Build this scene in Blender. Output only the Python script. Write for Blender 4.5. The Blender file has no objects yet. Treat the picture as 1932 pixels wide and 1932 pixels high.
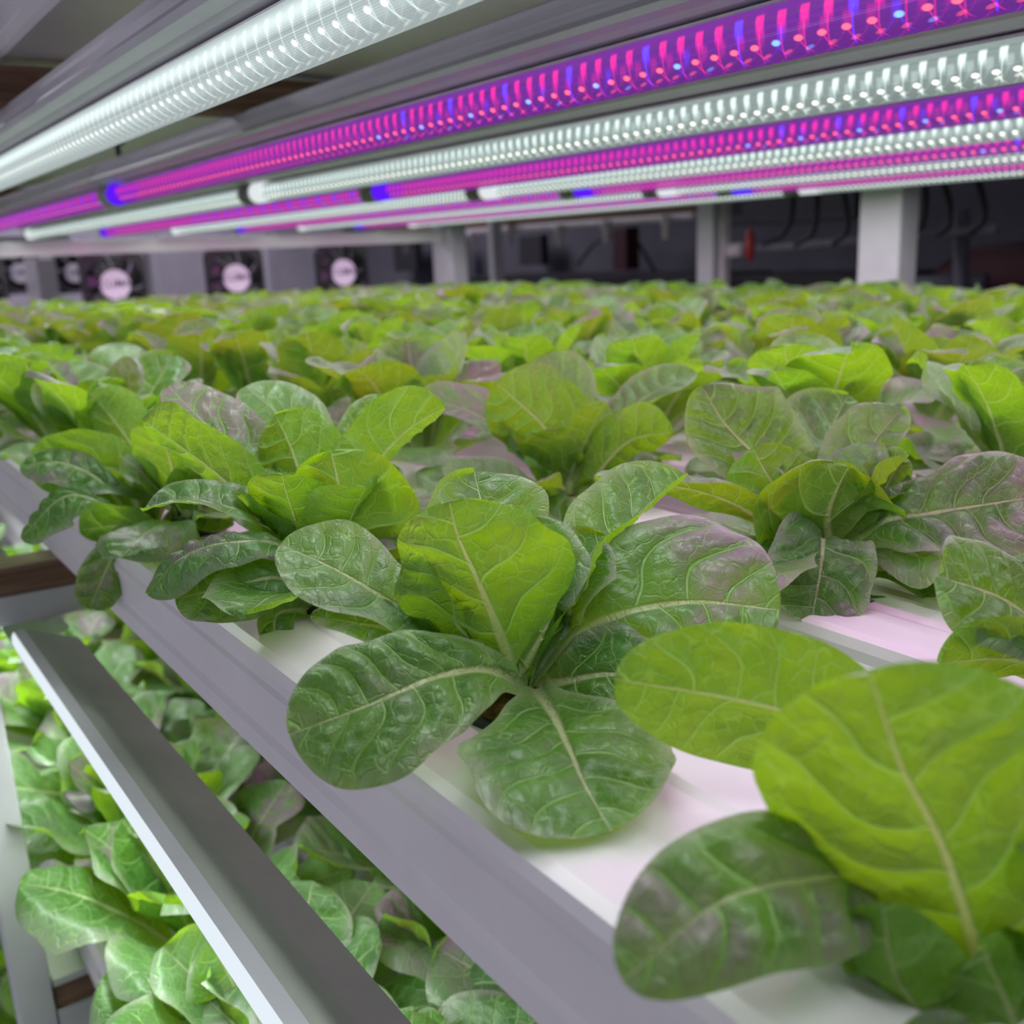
import bpy, bmesh, math, random
import numpy as np
from mathutils import Vector, Matrix
random.seed(7)
rs = np.random.RandomState(11)
C = bpy.context.scene.collection
PI = math.pi
sin, cos = math.sin, math.cos

# ------------------------------------------------------------------ camera
F = 1935.0
v1 = np.array([-1396., -436., F]); D1 = v1/np.linalg.norm(v1)       # along the channels, away
v2 = np.array([2876., -621., F]); v2 = v2-D1*np.dot(v2, D1); D2 = v2/np.linalg.norm(v2)   # across the rack
UP = np.cross(D1, D2); UP = UP if UP[1] < 0 else -UP

def W(px, py, depth):
    r = np.array([(px-966)/F, (py-966)/F, 1.0])*depth
    return Vector((-(r@D1), r@D2, r@UP))
def WY(px, py, y):                                                  # the point of that sight line on the plane y
    p = W(px, py, 1.0); return p*(y/p.y)
def WX(px, py, x):
    p = W(px, py, 1.0); return p*(x/p.x)

cam_d = bpy.data.cameras.new('camera'); cam = bpy.data.objects.new('camera', cam_d); C.objects.link(cam)
right = Vector((-D1[0], D2[0], UP[0])); down = Vector((-D1[1], D2[1], UP[1])); fwd = Vector((-D1[2], D2[2], UP[2]))
cam.matrix_world = Matrix((( right.x, -down.x, -fwd.x, 0), (right.y, -down.y, -fwd.y, 0), (right.z, -down.z, -fwd.z, 0), (0, 0, 0, 1)))
cam_d.sensor_width = 36; cam_d.lens = 36*F/1932; cam_d.clip_start = .01; cam_d.clip_end = 60
cam_d.dof.use_dof = True; cam_d.dof.focus_distance = .42; cam_d.dof.aperture_fstop = 10.5
S = bpy.context.scene; S.camera = cam
S.view_settings.view_transform = 'Standard'; S.view_settings.look = 'None'
S.view_settings.gamma = 1; S.view_settings.use_curve_mapping = False; S.view_settings.exposure = 0.0
S.cycles.max_bounces = 6; S.cycles.transparent_max_bounces = 16; S.cycles.diffuse_bounces = 3; S.cycles.glossy_bounces = 2; S.cycles.transmission_bounces = 4
S.cycles.use_adaptive_sampling = True; S.cycles.adaptive_threshold = .03
S.cycles.use_denoising = True; S.cycles.sample_clamp_indirect = 4.0
S.cycles.caustics_reflective = False; S.cycles.caustics_refractive = False

# ------------------------------------------------------------------ nodes
class NT:
    def __init__(s, name):
        s.m = bpy.data.materials.new(name); s.m.use_nodes = True; s.t = s.m.node_tree; s.t.nodes.clear()
        s.out = s.n('ShaderNodeOutputMaterial')
    def n(s, typ, **kw):
        nd = s.t.nodes.new(typ)
        for k, v in kw.items(): setattr(nd, k, v)
        return nd
    def put(s, sock, v):
        if isinstance(v, bpy.types.NodeSocket): s.t.links.new(v, sock)
        elif v is not None:
            if hasattr(sock.default_value, '__len__') and not hasattr(v, '__len__'): sock.default_value = (v,)*len(sock.default_value)
            elif hasattr(v, '__len__') and len(v) == 3 and len(sock.default_value) == 4: sock.default_value = (*v, 1)
            else: sock.default_value = v
    def math(s, op, a, b=None, c=None, clamp=False):
        nd = s.n('ShaderNodeMath', operation=op, use_clamp=clamp)
        for i, v in enumerate((a, b, c)):
            if v is not None: s.put(nd.inputs[i], v)
        return nd.outputs[0]
    def sstep(s, v, lo, hi, a=0.0, b=1.0):
        nd = s.n('ShaderNodeMapRange', interpolation_type='SMOOTHSTEP')
        for i, x in enumerate((v, lo, hi, a, b)): s.put(nd.inputs[i], x)
        return nd.outputs[0]
    def mix(s, f, a, b, blend='MIX'):
        nd = s.n('ShaderNodeMix', data_type='RGBA', blend_type=blend)
        s.put(nd.inputs[0], f); s.put(nd.inputs[6], a); s.put(nd.inputs[7], b); return nd.outputs[2]
    def noise(s, vec, scale, detail=2, rough=.5):
        nd = s.n('ShaderNodeTexNoise'); s.put(nd.inputs['Vector'], vec); nd.inputs['Scale'].default_value = scale
        nd.inputs['Detail'].default_value = detail; nd.inputs['Roughness'].default_value = rough; return nd.outputs[0]
    def bsdf(s, color, rough=.5, metal=0, spec=.5, normal=None, emit=None, estr=0, alpha=None, coat=0):
        b = s.n('ShaderNodeBsdfPrincipled')
        s.put(b.inputs['Base Color'], color); s.put(b.inputs['Roughness'], rough); b.inputs['Metallic'].default_value = metal
        b.inputs['Specular IOR Level'].default_value = spec; b.inputs['Coat Weight'].default_value = coat
        if normal is not None: s.put(b.inputs['Normal'], normal)
        if emit is not None: s.put(b.inputs['Emission Color'], emit); s.put(b.inputs['Emission Strength'], estr)
        return b.outputs[0]
    def bump(s, h, strength=.3, dist=.001):
        nd = s.n('ShaderNodeBump'); nd.inputs['Strength'].default_value = strength; nd.inputs['Distance'].default_value = dist
        s.put(nd.inputs['Height'], h); return nd.outputs[0]
    def end(s, sh): s.t.links.new(sh, s.out.inputs[0]); return s.m
def xyz(t, v):
    nd = t.n('ShaderNodeSeparateXYZ'); t.put(nd.inputs[0], v); return nd.outputs
def obc(t): return t.n('ShaderNodeTexCoord').outputs['Object']

def plain(name, col, rough=.5, metal=0, spec=.5, var=.12, scale=30, bump=.1, coat=0):
    t = NT(name); o = obc(t); nz = t.noise(o, scale, 4, .6)
    dark = tuple(c*(1-var) for c in col); lite = tuple(min(1, c*(1+var)) for c in col)
    c = t.mix(t.sstep(nz, .3, .7), dark, lite)
    return t.end(t.bsdf(c, rough, metal, spec, t.bump(t.noise(o, scale*6, 3), bump, .0006), coat=coat))

def leaf_material(name, seedshift, young=0.0):
    t = NT(name)
    fu = t.n('ShaderNodeUVMap', uv_map='flat').outputs[0]; nu = t.n('ShaderNodeUVMap', uv_map='norm').outputs[0]
    X, V, _ = xyz(t, fu); T, Sn, _ = xyz(t, nu)
    rnd = t.n('ShaderNodeObjectInfo').outputs['Random']
    ax = t.math('ABSOLUTE', t.math('SUBTRACT', X, .5))
    at = t.math('ABSOLUTE', t.math('MULTIPLY', t.math('SUBTRACT', T, .5), 2.0))
    cv = t.n('ShaderNodeCombineXYZ'); t.put(cv.inputs[0], X); t.put(cv.inputs[1], V); t.put(cv.inputs[2], t.math('MULTIPLY', rnd, 40.0)); vec = cv.outputs[0]
    wob = t.math('MULTIPLY', t.math('SUBTRACT', t.noise(vec, 7, 2), .5), .03)
    # lateral veins: curve towards the tip as they leave the midrib
    axp = t.math('POWER', ax, 1.25)
    side = t.math('MULTIPLY', t.math('GREATER_THAN', X, .5), .45)
    sd = t.math('GREATER_THAN', X, .5)
    w1 = t.math('MULTIPLY', t.math('SINE', t.math('ADD', t.math('MULTIPLY', V, 6.1), t.math('MULTIPLY', sd, 2.3))), .30)
    w2 = t.math('MULTIPLY', t.math('SINE', t.math('ADD', t.math('ADD', t.math('MULTIPLY', ax, 14.0), t.math('MULTIPLY', V, 9.0)), t.math('MULTIPLY', sd, 4.0))), .22)
    p = t.math('ADD', t.math('DIVIDE', t.math('ADD', t.math('SUBTRACT', V, t.math('MULTIPLY', axp, .95)), wob), .15), t.math('ADD', side, t.math('ADD', w1, w2)))
    dist = t.math('ABSOLUTE', t.math('SUBTRACT', t.math('FRACT', t.math('ADD', p, .5)), .5))
    lat = t.sstep(dist, .012, .065, 1.0, 0.0)
    lat = t.math('MULTIPLY', lat, t.sstep(at, .5, .97, 1.0, .25))
    lat = t.math('MULTIPLY', lat, t.sstep(Sn, .12, .3, 0.0, 1.0))
    vo = t.n('ShaderNodeTexVoronoi', feature='DISTANCE_TO_EDGE'); 
    wv = t.n('ShaderNodeVectorMath', operation='ADD'); t.put(wv.inputs[0], vec); 
    nzv = t.n('ShaderNodeTexNoise'); t.put(nzv.inputs['Vector'], vec); nzv.inputs['Scale'].default_value = 14
    sc = t.n('ShaderNodeVectorMath', operation='SCALE'); t.put(sc.inputs[0], nzv.outputs['Color']); sc.inputs['Scale'].default_value = .05
    t.put(wv.inputs[1], sc.outputs[0]); t.put(vo.inputs['Vector'], wv.outputs[0]); vo.inputs['Scale'].default_value = 15.0
    ret = t.sstep(vo.outputs[0], .0, .075, 1.0, 0.0)
    vo2 = t.n('ShaderNodeTexVoronoi', feature='DISTANCE_TO_EDGE'); t.put(vo2.inputs['Vector'], wv.outputs[0]); vo2.inputs['Scale'].default_value = 44.0
    ret2 = t.sstep(vo2.outputs[0], .0, .12, 1.0, 0.0)
    ribw = t.math('MULTIPLY', t.math('SUBTRACT', 1.02, t.math('POWER', Sn, .6)), .042)
    rib = t.sstep(t.math('DIVIDE', ax, t.math('ADD', ribw, .0015)), .45, 1.1, 1.0, 0.0)
    vein = t.math('MAXIMUM', t.math('MULTIPLY', lat, .95), t.math('MULTIPLY', ret, .50), clamp=True)
    vein = t.math('MAXIMUM', vein, t.math('MULTIPLY', ret2, .16))
    # blade colour, upper side
    big = t.noise(vec, 4.5, 3, .55)
    c = t.mix(t.sstep(big, .3, .72), (.013, .085, .010), (.045, .175, .016))
    c = t.mix(t.math('MULTIPLY', t.math('POWER', rnd, 1.7), .7), c, (.19, .33, .15))  # paler on random leaves: sheen of the tops put into the colour
    c = t.mix(t.sstep(at, .70, 1.0, 0.0, .75), c, (.27, .29, .24))          # paler margin
    # reddish purple pigment and painted-in grow-light sheen between the veins towards the tip
    pn = t.noise(vec, 2.3, 2, .5)
    pm = t.math('MULTIPLY', t.sstep(pn, .44, .58), t.sstep(Sn, .40, .75))
    pm = t.math('MULTIPLY', pm, t.sstep(dist, .02, .16, .3, 1.0))
    pm = t.math('MULTIPLY', pm, t.sstep(t.math('FRACT', t.math('MULTIPLY', rnd, 7.3)), .40, .8))
    top = t.mix(t.math('MULTIPLY', pm, .8), c, (.27, .12, .27))
    top = t.mix(vein, top, (.22, .38, .13)); top = t.mix(rib, top, (.42, .50, .27))
    basefade = t.sstep(Sn, .0, .32, .75, 0.0)
    top = t.mix(basefade, top, (.36, .52, .20))
    # underside
    bk = t.mix(t.sstep(big, .3, .72), (.10, .25, .018), (.15, .32, .022))
    bk = t.mix(vein, bk, (.30, .48, .10)); bk = t.mix(rib, bk, (.46, .58, .22)); bk = t.mix(basefade, bk, (.42, .58, .24))
    back = t.n('ShaderNodeNewGeometry').outputs['Backfacing']
    col = t.mix(back, top, bk)
    hgt = t.math('ADD', t.math('MULTIPLY', vein, -1.0), t.math('MULTIPLY', t.noise(vec, 60, 3), .35))
    hgt = t.math('SUBTRACT', hgt, t.math('MULTIPLY', rib, 1.2))
    nor = t.bump(hgt, .8, .0009)
    rough = t.math('ADD', t.math('MULTIPLY', back, .18), t.math('ADD', .33, t.math('MULTIPLY', t.noise(vec, 12, 2), .16)))
    pb = t.n('ShaderNodeBsdfPrincipled'); t.put(pb.inputs['Base Color'], col); t.put(pb.inputs['Roughness'], rough)
    pb.inputs['Specular IOR Level'].default_value = .62; pb.inputs['Coat Weight'].default_value = .18; pb.inputs['Coat Roughness'].default_value = .22; t.put(pb.inputs['Normal'], nor)
    pb.inputs['Sheen Weight'].default_value = .03; pb.inputs['Sheen Roughness'].default_value = .5
    tr = t.n('ShaderNodeBsdfTranslucent')
    tc = t.mix(t.sstep(big, .25, .75), (.27, .53, .004), (.38, .64, .005))
    tc = t.mix(t.math('MULTIPLY', vein, .8), tc, (.42, .78, .08)); tc = t.mix(rib, tc, (.50, .62, .14))
    t.put(tr.inputs[0], tc); t.put(tr.inputs['Normal'], nor)
    ms = t.n('ShaderNodeMixShader'); ms.inputs[0].default_value = .42
    t.t.links.new(pb.outputs[0], ms.inputs[1]); t.t.links.new(tr.outputs[0], ms.inputs[2])
    return t.end(ms.outputs[0])

LEAF = leaf_material('lettuce_leaf', 0)

def cover_material(name, kind, base, gain, frost=0.0):
    """clear tube cover: chip dots and their reflected streaks and curves are painted on as emission"""
    t = NT(name)
    U, V, _ = xyz(t, t.n('ShaderNodeUVMap', uv_map='tube').outputs[0])     # U counts chips, V goes 0 top .. 1 bottom
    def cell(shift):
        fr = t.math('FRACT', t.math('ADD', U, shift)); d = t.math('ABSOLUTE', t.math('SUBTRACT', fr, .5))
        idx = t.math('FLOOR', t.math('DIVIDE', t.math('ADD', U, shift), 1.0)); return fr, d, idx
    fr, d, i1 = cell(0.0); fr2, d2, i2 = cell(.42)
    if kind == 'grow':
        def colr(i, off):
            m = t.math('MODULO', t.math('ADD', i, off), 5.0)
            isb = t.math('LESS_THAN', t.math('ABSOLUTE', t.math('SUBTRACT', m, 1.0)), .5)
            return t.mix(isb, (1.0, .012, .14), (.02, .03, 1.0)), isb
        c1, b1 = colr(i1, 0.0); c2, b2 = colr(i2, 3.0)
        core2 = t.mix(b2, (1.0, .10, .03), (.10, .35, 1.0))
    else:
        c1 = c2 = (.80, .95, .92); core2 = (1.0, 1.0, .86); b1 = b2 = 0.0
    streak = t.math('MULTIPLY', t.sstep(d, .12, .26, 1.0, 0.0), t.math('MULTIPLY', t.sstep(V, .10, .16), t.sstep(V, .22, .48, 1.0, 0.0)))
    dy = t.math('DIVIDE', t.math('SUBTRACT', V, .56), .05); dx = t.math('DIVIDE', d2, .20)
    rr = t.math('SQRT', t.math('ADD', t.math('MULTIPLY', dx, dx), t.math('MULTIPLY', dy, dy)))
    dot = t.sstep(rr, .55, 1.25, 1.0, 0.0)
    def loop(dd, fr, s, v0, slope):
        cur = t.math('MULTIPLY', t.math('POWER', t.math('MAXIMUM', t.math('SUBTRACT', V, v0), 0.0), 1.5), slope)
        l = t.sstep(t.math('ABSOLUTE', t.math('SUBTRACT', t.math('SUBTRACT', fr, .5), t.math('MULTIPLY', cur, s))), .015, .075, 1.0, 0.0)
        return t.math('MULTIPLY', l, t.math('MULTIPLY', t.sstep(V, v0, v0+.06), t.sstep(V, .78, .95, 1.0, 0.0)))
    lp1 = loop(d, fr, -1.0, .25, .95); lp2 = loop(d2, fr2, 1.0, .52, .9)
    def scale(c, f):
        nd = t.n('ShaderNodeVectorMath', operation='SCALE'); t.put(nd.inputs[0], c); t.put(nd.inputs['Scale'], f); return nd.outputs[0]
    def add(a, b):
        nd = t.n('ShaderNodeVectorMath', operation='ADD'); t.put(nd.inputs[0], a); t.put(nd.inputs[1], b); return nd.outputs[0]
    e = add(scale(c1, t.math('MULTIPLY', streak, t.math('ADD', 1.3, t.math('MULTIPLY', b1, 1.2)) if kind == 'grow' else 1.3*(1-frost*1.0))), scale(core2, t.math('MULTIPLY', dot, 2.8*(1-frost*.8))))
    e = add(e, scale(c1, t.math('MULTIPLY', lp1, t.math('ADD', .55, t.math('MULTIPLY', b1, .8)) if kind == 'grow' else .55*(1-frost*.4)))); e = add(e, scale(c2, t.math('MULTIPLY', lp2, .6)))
    nz = t.noise(t.n('ShaderNodeUVMap', uv_map='tube').outputs[0], 2.2, 3, .6)
    ridg = t.math('MULTIPLY', t.math('ADD', t.math('SINE', t.math('MULTIPLY', V, 190.0)), 1.0), .5)
    ln = t.math('MULTIPLY', t.sstep(t.math('ABSOLUTE', t.math('SUBTRACT', V, .44)), .0, .012, .35, 0.0), 1.0)
    basev = t.math('MULTIPLY', t.sstep(V, .06, .9, 1.15, .8), t.math('ADD', .75, t.math('MULTIPLY', ridg, .22)))
    if frost: basev = t.math('ADD', t.math('MULTIPLY', basev, .9), t.math('MULTIPLY', t.sstep(t.math('ABSOLUTE', t.math('SUBTRACT', V, .22)), .0, .2, 1.0, 0.0), frost))
    e = add(e, scale(base, t.math('ADD', basev, ln)))
    em = t.n('ShaderNodeEmission'); t.put(em.inputs[0], e); em.inputs[1].default_value = gain
    gl = t.n('ShaderNodeBsdfGlossy'); gl.inputs['Roughness'].default_value = .12; gl.inputs[0].default_value = (.8, .8, .8, 1)
    tp = t.n('ShaderNodeBsdfTransparent'); tp.inputs[0].default_value = (.95, .95, .95, 1)
    mx = t.n('ShaderNodeMixShader'); mx.inputs[0].default_value = .06
    t.t.links.new(tp.outputs[0], mx.inputs[1]); t.t.links.new(gl.outputs[0], mx.inputs[2])
    m2 = t.n('ShaderNodeMixShader'); t.put(m2.inputs[0], .72)
    t.t.links.new(mx.outputs[0], m2.inputs[1]); t.t.links.new(em.outputs[0], m2.inputs[2])
    m = t.end(m2.outputs[0]); m.cycles.emission_sampling = 'NONE'; return m

def glow(name, col, s):
    t = NT(name); em = t.n('ShaderNodeEmission'); em.inputs[0].default_value = (*col, 1)
    em.inputs[1].default_value = s; m = t.end(em.outputs[0]); m.cycles.emission_sampling = 'NONE'; return m

M = dict(
    plastic=plain('white_channel_plastic', (.66, .635, .665), .30, 0, .5, .05, 8, .05),
    steel=plain('white_painted_steel', (.55, .56, .58), .38, 0, .5, .06, 10, .08),
    alu=plain('ribbed_aluminium', (.50, .49, .53), .40, .10, .5, .06, 12, .08),
    greybar=plain('grey_bar_metal', (.60, .66, .60), .35, .1, .5, .10, 9, .06),
    lip=plain('white_bar_lip', (.78, .80, .84), .25, 0, .6, .03, 10, .05),
    clip=plain('grey_plastic_clip', (.42, .42, .42), .5), 
    dark=plain('dark_metal', (.02, .02, .024), .5), black=plain('black_fan_plastic', (.010, .010, .014), .35),
    hose=plain('black_hose_rubber', (.012, .012, .016), .5), label=plain('white_fan_label', (.80, .76, .84), .4, 0, .5, .03),
    ink=plain('label_ink', (.10, .06, .15), .5), red=plain('red_valve_plastic', (.35, .02, .02), .45),
    drum=plain('dark_red_paint', (.045, .006, .010), .5, 0, .4, .15), duct=plain('blue_grey_sheet', (.06, .066, .085), .5),
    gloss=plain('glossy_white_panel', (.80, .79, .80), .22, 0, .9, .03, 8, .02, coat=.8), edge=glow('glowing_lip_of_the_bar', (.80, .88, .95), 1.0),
    pot=plain('black_net_pot', (.015, .015, .016), .5), rock=plain('rockwool_brown', (.10, .06, .022), .95, 0, .1, .4, 200, .8),
    wall=plain('grey_wall_paint', (.36, .34, .39), .9, 0, .2, .08, 3), wall2=plain('dark_wall_paint', (.11, .108, .13), .9, 0, .2, .1, 3),
    floor=plain('grey_concrete_floor', (.20, .20, .21), .6, 0, .4, .2, 5), ceil=plain('dark_ceiling_paint', (.10, .10, .09), .9),
    dim=plain('dusty_grey_pipe', (.20, .20, .24), .5), spout=plain('white_spout_plastic', (.75, .70, .73), .4),
    board=plain('led_board_white', (.6, .6, .62), .4),
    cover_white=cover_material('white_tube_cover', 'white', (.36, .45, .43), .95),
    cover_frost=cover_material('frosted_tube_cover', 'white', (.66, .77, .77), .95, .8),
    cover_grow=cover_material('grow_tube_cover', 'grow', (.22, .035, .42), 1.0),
    end_white=glow('glowing_white_tube_end', (.80, .86, .88), .95), end_grow=glow('glowing_violet_tube_end', (.12, .01, .95), 1.0),
)
def wood(name, a, b):
    t = NT(name); o = t.n('ShaderNodeTexCoord').outputs['Object']; mp = t.n('ShaderNodeMapping'); mp.inputs['Scale'].default_value = (60, 3, 60)
    t.put(mp.inputs[0], o); n = t.noise(mp.outputs[0], 2.2, 5, .65)
    return t.end(t.bsdf(t.mix(t.sstep(n, .3, .7), a, b), .7, 0, .3, t.bump(n, .4, .001)))
M['wood'] = wood('brown_timber', (.13, .07, .045), (.26, .165, .11)); M['wood_pale'] = wood('pale_timber_top', (.40, .33, .21), (.52, .44, .30))

# ------------------------------------------------------------------ objects
def link(name, me, mats, parent=None, smooth=True):
    o = bpy.data.objects.new(name, me); C.objects.link(o)
    for m in (mats if isinstance(mats, (list, tuple)) else [mats]): me.materials.append(m)
    if smooth:
        for p in me.polygons: p.use_smooth = True
    if parent: o.parent = parent
    return o
def tag(o, label=None, cat=None, group=None, kind=None):
    if label: o['label'] = label
    if cat: o['category'] = cat
    if group: o['group'] = group
    if kind: o['kind'] = kind
    return o
def empty(name, loc, label, cat, group=None):
    o = bpy.data.objects.new(name, None); C.objects.link(o); o.location = loc; o.empty_display_size = .02
    return tag(o, label, cat, group)
def bmobj(name, bm, mats, parent=None, smooth=False, bevel=0):
    if bevel: bmesh.ops.bevel(bm, geom=list(bm.edges), offset=bevel, segments=2, affect='EDGES', profile=.6)
    bmesh.ops.recalc_face_normals(bm, faces=bm.faces)
    me = bpy.data.meshes.new(name); bm.to_mesh(me); bm.free(); return link(name, me, mats, parent, smooth)
def bx(bm, x0, x1, y0, y1, z0, z1, mat=0):
    vs = [bm.verts.new((x, y, z)) for x in (x0, x1) for y in (y0, y1) for z in (z0, z1)]
    for f in ((0, 1, 3, 2), (4, 6, 7, 5), (0, 4, 5, 1), (2, 3, 7, 6), (0, 2, 6, 4), (1, 5, 7, 3)):
        bm.faces.new([vs[i] for i in f]).material_index = mat
def box(name, x0, x1, y0, y1, z0, z1, mat, parent=None, bevel=.0015):
    """box whose origin is its bottom centre (top-level) """
    bm = bmesh.new(); cx, cy, cz = ((x0+x1)/2, (y0+y1)/2, min(z0, z1)) if parent is None else (0, 0, 0)
    bx(bm, x0-cx, x1-cx, y0-cy, y1-cy, z0-cz, z1-cz); o = bmobj(name, bm, mat, parent, bevel=bevel); o.location = (cx, cy, cz); return o
def prism(name, prof, x0, x1, mats, parent=None, closed=True, midx=None, smooth=False, loc=None):
    """profile in (y,z) swept along x"""
    bm = bmesh.new(); a = [bm.verts.new((x0, y, z)) for y, z in prof]; b = [bm.verts.new((x1, y, z)) for y, z in prof]
    n = len(prof)
    for i in range(n if closed else n-1):
        f = bm.faces.new((a[i], a[(i+1) % n], b[(i+1) % n], b[i]))
        if midx: f.material_index = midx[i]
    if closed: bm.faces.new(a); bm.faces.new(list(reversed(b)))
    o = bmobj(name, bm, mats, parent, smooth=smooth)
    if loc: o.location = loc
    return o
def tube(bm, pts, r, seg=10, caps=True):
    pts = [Vector(p) for p in pts]; rings = []
    for i, p in enumerate(pts):
        d = (pts[min(i+1, len(pts)-1)]-pts[max(i-1, 0)]).normalized(); a = d.orthogonal().normalized()
        if rings: a = (pa-d*pa.dot(d)).normalized()
        pa = a; b = d.cross(a); rr = r[i] if isinstance(r, (list, tuple)) else r
        rings.append([bm.verts.new(p+(a*cos(2*PI*k/seg)+b*sin(2*PI*k/seg))*rr) for k in range(seg)])
    for q, w in zip(rings, rings[1:]):
        for k in range(seg): bm.faces.new((q[k], q[(k+1) % seg], w[(k+1) % seg], w[k]))
    if caps: bm.faces.new(rings[0]); bm.faces.new(rings[-1])
def catmull(P, n):
    P = [np.array(p, float) for p in P]; P = [2*P[0]-P[1]]+P+[2*P[-1]-P[-2]]; out = []
    dense = []
    for i in range(1, len(P)-2):
        for t in np.linspace(0, 1, 24, endpoint=False):
            a, b, c, d = P[i-1], P[i], P[i+1], P[i+2]
            dense.append(.5*((2*b)+(-a+c)*t+(2*a-5*b+4*c-d)*t*t+(-a+3*b-3*c+d)*t**3))
    dense.append(P[-2]); dense = np.array(dense); L = np.r_[0, np.cumsum(np.linalg.norm(np.diff(dense, axis=0), axis=1))]
    s = L[-1]*np.asarray(n); return np.stack([np.interp(s, L, dense[:, k]) for k in range(3)], 1), L[-1]

# ------------------------------------------------------------------ leaves
PS = np.array([0, .10, .2, .3, .4, .5, .6, .7, .8, .88, .94, .98, 1.0])
PW = np.array([.15, .15, .22, .40, .62, .81, .94, 1.0, .97, .84, .63, .36, .0])
def leaf_arrays(spine, hint, hw, cup=.5, roll=.0, ruffle=.10, blister=1.0, seed=0, nS=34, nT=20, fold=0.0, hint2=None, base=.2):
    r = np.random.RandomState(seed); q = np.linspace(0, 1, nS+1); s = 1-(1-q)**1.35
    Cn, L = catmull(spine, s); Tg = np.gradient(Cn, s*L+1e-9, axis=0); Tg /= np.linalg.norm(Tg, axis=1)[:, None]
    h0 = np.array(hint, float); h1 = np.array(hint2 if hint2 is not None else hint, float)
    H = h0[None]*(1-s)[:, None]+h1[None]*s[:, None]
    N = H-Tg*np.sum(H*Tg, axis=1)[:, None]; N /= np.linalg.norm(N, axis=1)[:, None]; B = np.cross(Tg, N)
    cap = np.clip(hw/L*1.0, .26, .52); g = np.clip(s/(1-cap), 0, 1); g = g**1.35*(1+.35*(1-g))
    w = np.where(s < 1-cap, base+(1-base)*(3*g**2-2*g**3)**.85, np.sqrt(np.clip(1-np.clip((s-(1-cap))/cap, 0, 1)**2.1, 0, 1)))
    w = w*(1+.03*np.sin(s*17+r.rand()*6)+.02*np.sin(s*31+r.rand()*6))
    t = np.linspace(-1, 1, nT+1); t = np.sign(t)*np.abs(t)**.92
    hwv = (hw*w)[:, None]; tt = t[None, :]; ss = s[:, None]
    phi = cup*(1.15-.35*ss); asym = 1+.12*(r.rand()-.5)*tt
    x = hwv*np.sin(phi*tt)/phi*asym; z = hwv*(1-np.cos(phi*tt))/phi
    z = z+fold*hwv*np.abs(tt)
    z = z-roll*hwv*np.abs(tt)**5*(.4+.6*ss)
    ph = r.rand(4)*6.28
    z = z+ruffle*hw*np.abs(tt)**3*(np.sin(ss*9+ph[0]+tt*1.3)+.6*np.sin(ss*17+ph[1]-tt*2))*np.clip(ss*2, 0, 1)
    X = x+0.0; Sp = ss*L+0*tt
    kf = float(np.clip(.034/hw, .62, 1.1)); ax = np.abs(X)*10*kf; V = Sp*10*kf; sd = (X > 0)*1.0
    p = (V-.95*ax**1.25)/.15+.45*sd+.30*np.sin(V*6.1+sd*2.3)+.22*np.sin(ax*14+V*9+sd*4)
    lat = np.abs(np.sin(PI*p)); env = (1-np.abs(tt)**6)*np.clip((ss-.15)*4, 0, 1)*np.clip((1-ss)*8, 0, 1)*np.clip(ax/.06, 0, 1)
    lump = np.sin(X*620+ph[2]+2*np.sin(Sp*300))*np.sin(Sp*560+ph[3]+2*np.sin(X*260))
    disp = blister*.0024*env*(lat**.8-.5)+blister*.0005*env*lump*lat
    disp = disp-.0020*np.exp(-(X/.0024)**2)*np.clip(1.2-ss, 0, 1)
    z = z+disp
    P = Cn[:, None, :]+B[:, None, :]*x[:, :, None]+N[:, None, :]*z[:, :, None]
    uvf = np.stack([X*10*kf+.5, Sp*10*kf], -1); uvn = np.stack([np.broadcast_to(tt*.5+.5, X.shape), np.broadcast_to(ss, X.shape)], -1)
    return P, uvf, uvn
def arrays_mesh(name, parts):
    V, Fc, A, Bv = [], [], [], []; off = 0
    for P, f, n in parts:
        a, b = P.shape[:2]; idx = np.arange(a*b).reshape(a, b)+off
        V.append(P.reshape(-1, 3)); A.append(f.reshape(-1, 2)); Bv.append(n.reshape(-1, 2)); off += a*b
        Fc.append(np.stack([idx[:-1, :-1], idx[:-1, 1:], idx[1:, 1:], idx[1:, :-1]], -1).reshape(-1, 4))
    V = np.concatenate(V); Fc = np.concatenate(Fc); A = np.concatenate(A); Bv = np.concatenate(Bv)
    me = bpy.data.meshes.new(name); me.vertices.add(len(V)); me.vertices.foreach_set('co', V.ravel())
    me.loops.add(Fc.size); me.loops.foreach_set('vertex_index', Fc.ravel().astype(np.int32))
    me.polygons.add(len(Fc)); me.polygons.foreach_set('loop_start', np.arange(0, Fc.size, 4, dtype=np.int32))
    me.polygons.foreach_set('loop_total', np.full(len(Fc), 4, dtype=np.int32))
    me.polygons.foreach_set('use_smooth', np.ones(len(Fc), dtype=bool)); me.update(calc_edges=True)
    for nm, arr in (('flat', A), ('norm', Bv)):
        uv = me.uv_layers.new(name=nm); uv.data.foreach_set('uv', arr[Fc.ravel()].ravel().astype(np.float32))
    me.materials.append(LEAF); me.validate(); return me

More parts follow.
